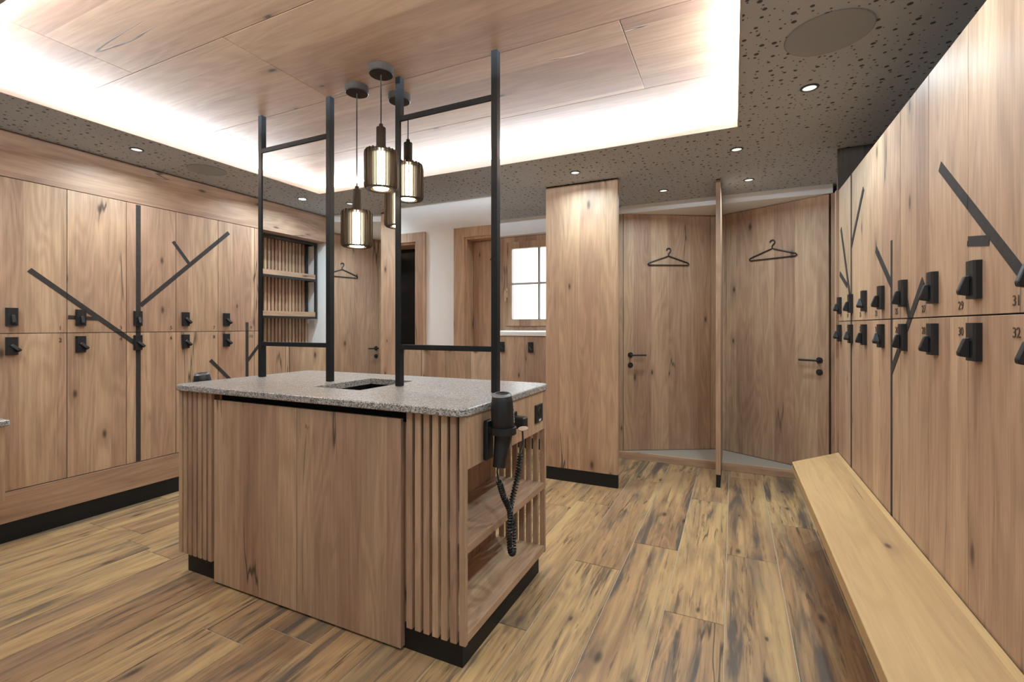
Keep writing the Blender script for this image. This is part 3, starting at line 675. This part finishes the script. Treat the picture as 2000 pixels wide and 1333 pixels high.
def cubicle_door(name, A, ang, t0, t1, z0, z1, hang_t, hang_z, lev_t, lev_z, sx, label, fillers=()):
    root = struct_empty(name, label, (A[0], A[1], 0), ang)
    obj('door_leaf', box(t0, t1, 0, .035, z0, z1, .0012), 'door', root)
    for a, c in fillers: obj('jamb', box(a, c, .002, .035, z0, z1, .001), 'oak_v', root)
    if fillers: obj('door_gap', box(min(a for a, c in fillers), max(c for a, c in fillers), .036, .040, z0, z1), 'void', root)
    hanger(root, hang_t, hang_z, -.0075); lever(root, lev_t, lev_z, sx)
cubicle_door('door_1', (-0.954, 4.495), math.radians(28.57), 0.012, 0.862, 0.070, 2.313, 0.446, 1.833, 0.078, 0.977, 1, 'left angled oak cubicle door with hanger and black lever on its left side', [(-0.03, 0.008), (0.866, 0.925)])
cubicle_door('door_2', (-0.066, 4.920), math.radians(-28.5), 0.006, 0.866, 0.070, 2.313, 0.431, 1.845, 0.800, 0.972, -1, 'right angled oak cubicle door with hanger and black lever on its right side', [(-0.045, 0.002), (0.880, 0.95)])
struct('trim_5', box(0.775, 1.115, 4.497, 4.53, 0.07, 2.313), 'oak_v', label='oak panel beside the right cubicle door')
# cubicle on the left, seen between the mirrors
ang3 = math.atan2(0.966, 0.259)
cubicle_door('door_3', (-4.097, 4.096), ang3, -0.60, 0.50, 0.070, 2.313, 0.0, 1.82, 0.4535, 0.979, -1, 'oak cubicle door with hanger at the far left, seen between the mirrors', [(-0.66, -0.604), (0.504, 0.60)])
struct('trim_6', prism([(-4.88, 3.20), (-3.98, 3.20), (-3.98, 3.46), (-3.20, 3.80), (-3.20, 4.51), (-3.82, 4.51), (-3.90, 4.78), (-4.0, 4.78), (-4.30, 3.46), (-4.88, 3.40)], 2, 2.316, CEIL - .001), 'white', label='plaster soffit above the left cubicle door')
tag(obj('wall_panel', box(-4.19, -3.80, 3.103, 3.125, 0.0, 2.112, .001), 'oak_v'), 'oak end panel closing the left locker row', 'panel')

# ------------------------------------------------------------------ low lockers under the window
LY = 4.40
lx = [-3.518, -3.198, -2.878, -2.558, -2.238, -1.918, -1.598, -1.278, -1.06]
for i, (x0, x1) in enumerate(zip(lx, lx[1:])):
    root = thing('low_locker', 'x', 'locker', ((x0 + x1) / 2, LY, 0), 0, 'low lockers under the window')
    part('body', box(x0 + .0015, x1 - .0015, LY + .021, 4.515, 0.112, 1.148), 'kick', root)
    d = part('locker_door', box(x0 + .0018, x1 - .0018, LY, LY + .020, 0.115, 1.147, .001), 'door', root)
    for me, nm, a in ((PLATE, 'lock_plate', 0), (KNOB, 'lock_knob', 0.75)):
        o = obj(nm, me, None, d); o.location = Vector((x0 + .062, LY, 1.036)) - root.location
        o.rotation_euler = (Matrix.Rotation(-PI / 2, 3, 'Z') @ Matrix.Rotation(a, 3, 'X')).to_euler()
    txt = ['behind the narrow oak panel', 'second to the right of the narrow panel', 'third to the right of the narrow panel', 'left of the window below the right mirror', 'beside the mirror post left under the window', 'under the window with its whole lock in view', 'half behind the oak partition', 'last one, hidden behind the oak partition'][i]
    tag(root, 'low oak locker in the far row, ' + txt, 'locker', 'low lockers under the window')
struct('baseboard_far', box(-3.52, -1.06, LY + .03, 4.515, 0.0, 0.111), 'kick')
tag(obj('sill_board', box(-3.53, -1.055, LY - .012, 4.60, 1.150, 1.188, .003), 'cream'), 'pale sill board on top of the low lockers under the window', 'sill')

# ------------------------------------------------------------------ window
win = struct_empty('window_1', 'small oak framed window with four panes and white daylight outside', (0, 0, 0))
gx0, gx1, gz0, gz1 = -2.170, -1.536, 1.324, 2.084
def wframe(x0, x1, z0, z1, w, y0, y1):
    return boxes([(x0, x0 + w, y0, y1, z0, z1), (x1 - w, x1, y0, y1, z0, z1), (x0 + w, x1 - w, y0, y1, z0, z0 + w), (x0 + w, x1 - w, y0, y1, z1 - w, z1)], .002)
fa, fb, fc, fd = WX0 + .002, WX1 - .002, WZ0 + .012, WZ1 - .002
obj('window_frame', boxes([(fa, fa + .1, 4.61, 4.69, fc, fd), (fb - .1, fb, 4.61, 4.69, fc, fd), (fa + .1, fb - .1, 4.61, 4.69, fc, fc + .057), (fa + .1, fb - .1, 4.61, 4.69, fd - .062, fd)], .002), 'oak_v', win)
obj('window_sash', wframe(gx0 - .072, gx1 + .072, gz0 - .072, gz1 + .072, .072, 4.592, 4.655), 'oak_v', win)
mx, mz = (gx0 + gx1) / 2, 1.706
obj('glazing_bar', box(mx - .010, mx + .010, 4.605, 4.645, gz0, gz1, .003), 'bar', win)
for a, c in ((gx0, mx - .0101), (mx + .0101, gx1)):
    obj('glazing_bar', box(a, c, 4.605, 4.645, mz - .010, mz + .010, .003), 'bar', win)
    for p, q in ((gz0, mz - .0101), (mz + .0101, gz1)): obj('pane', box(a + .0005, c - .0005, 4.624, 4.628, p + .0005, q - .0005), 'glass', win)
bm = boxes([(-2.226, -2.204, 4.584, 4.5915, 1.56, 1.66)], .003); bm_tube(bm, curve_pts([(-2.215, 4.588, 1.625), (-2.215, 4.555, 1.625), (-2.215, 4.548, 1.615), (-2.215, 4.548, 1.52)], 5), .008, 8)
obj('window_handle', bm, 'brass', win, True)
hs = thing('snowy_house', 'snow covered house roof outside the window', 'house', (-9, 16, 0))
part('wall', box(-13, -6, 14, 19, -4, 1.0), 'white', hs); part('roof', prism([(13.6, 0.9), (16.5, 2.6), (19.4, 0.9)], 0, -13.4, -5.6), 'snow', hs)

# ------------------------------------------------------------------ near wall, seen in the mirrors
def door_trim(name, x0, x1, z, label):
    w, y0, y1 = 0.105, 0.081, 0.100
    struct(name, boxes([(x0 - w, x0, y0, y1, 0, z + .085), (x1, x1 + w, y0, y1, 0, z + .085), (x0, x1, y0, y1, z, z + .085), (x0, x0 + .02, -.20, y0 - .0005, 0, z), (x1 - .02, x1, -.20, y0 - .0005, 0, z), (x0 + .02, x1 - .02, -.20, y0 - .0005, z - .02, z)]), 'oak_v', label=label)
door_trim('trim_7', D1[0], D1[1], D1[2], 'oak frame of the dark doorway seen in the right mirror')
door_trim('trim_8', D2[0], D2[1], D2[2], 'oak frame of the second doorway seen in the right mirror')
d4 = struct_empty('door_4', 'dark glossy door leaf in the near doorway seen in the right mirror', (0, 0, 0))
obj('door_leaf', box(D1[0] + .022, D1[1] - .022, -0.16, -0.12, 0.005, D1[2] - .022), 'darkdoor', d4)
cubicle_door('door_5', (D2[1] - .022, -0.035), PI, 0.002, D2[1] - D2[0] - .046, 0.005, D2[2] - .023, 0.38, 1.835, 0.70, 0.98, -1, 'oak door in the second near doorway seen in the right mirror')

# niche with a wall shelf and a dressing table at the left, near end
NX = -4.10
npn = thing('slatted_wall_panel', 'oak slatted wall panel in the niche, seen in the left mirror', 'panel', (NX, 0.6, 0.3))
part('backing', box(NX - .045, NX - .028, 0.085, 1.170, 0.74, 2.112), 'kick', npn)
sm = mesh('slat', box(-.0275, 0, 0, .027, 0.0, 1.36, .0015), 'slat')
y = 0.088; i = 0
while y + .027 < 1.17:
    o = obj('slat', sm, None, npn); o.location = (0, y - 0.6, 0.75 - 0.3); y += .0403
sh = thing('wall_shelf', 'black framed wall shelf with two oak boards in the niche, seen in the left mirror', 'shelf', (-4.0, 0.6, 1.33))
fx0, fx1, fy0, fy1, ft = NX + .002, -3.945, 0.10, 1.168, .022
for x in (fx0, fx1 - ft):
    for yy in (fy0, fy1 - ft): part('post', box(x, x + ft, yy, yy + ft, 1.325, 2.115, .001), 'black', sh)
for za in (1.325, 1.715, 2.092):
    part('frame_rail', boxes([(fx0 + ft, fx1 - ft, fy0, fy0 + ft, za, za + ft), (fx0 + ft, fx1 - ft, fy1 - ft, fy1, za, za + ft), (fx1 - ft, fx1, fy0 + ft, fy1 - ft, za, za + ft)]), 'black', sh)
for za in (1.348, 1.738): part('shelf_board', box(fx0 + .003, fx1 - .001, fy0 + ft + .002, fy1 - ft - .002, za, za + .048, .001), 'oak_y', sh)
vt = thing('dressing_table', 'dressing table with a granite top at the left edge by locker 1', 'table', (-3.85, 0.65, 0.29))
part('table_top', box(-4.098, -3.592, 0.086, 1.169, 0.704, 0.735, .003), 'granite', vt, label='speckled granite top')
part('side_panel', box(-4.09, -3.605, 1.128, 1.154, 0.294, 0.7035, .001), 'oak_v', vt)
part('side_panel', box(-4.09, -3.605, 0.09, 0.116, 0.294, 0.7035, .001), 'oak_v', vt)
part('drawer_front', box(-3.628, -3.607, 0.118, 1.126, 0.50, 0.7035, .001), 'oak_y', vt)
part('bottom_board', box(-4.09, -3.607, 0.118, 1.126, 0.296, 0.32, .001), 'oak_y', vt)
tag(obj('niche_plinth', center(box(-3.90, -3.84, 0.09, 1.168, 0.112, 0.289, .001), (-3.9, .1, .1)), 'oak_y'), 'oak board below the dressing table', 'panel').location = (-3.9, .1, .1)
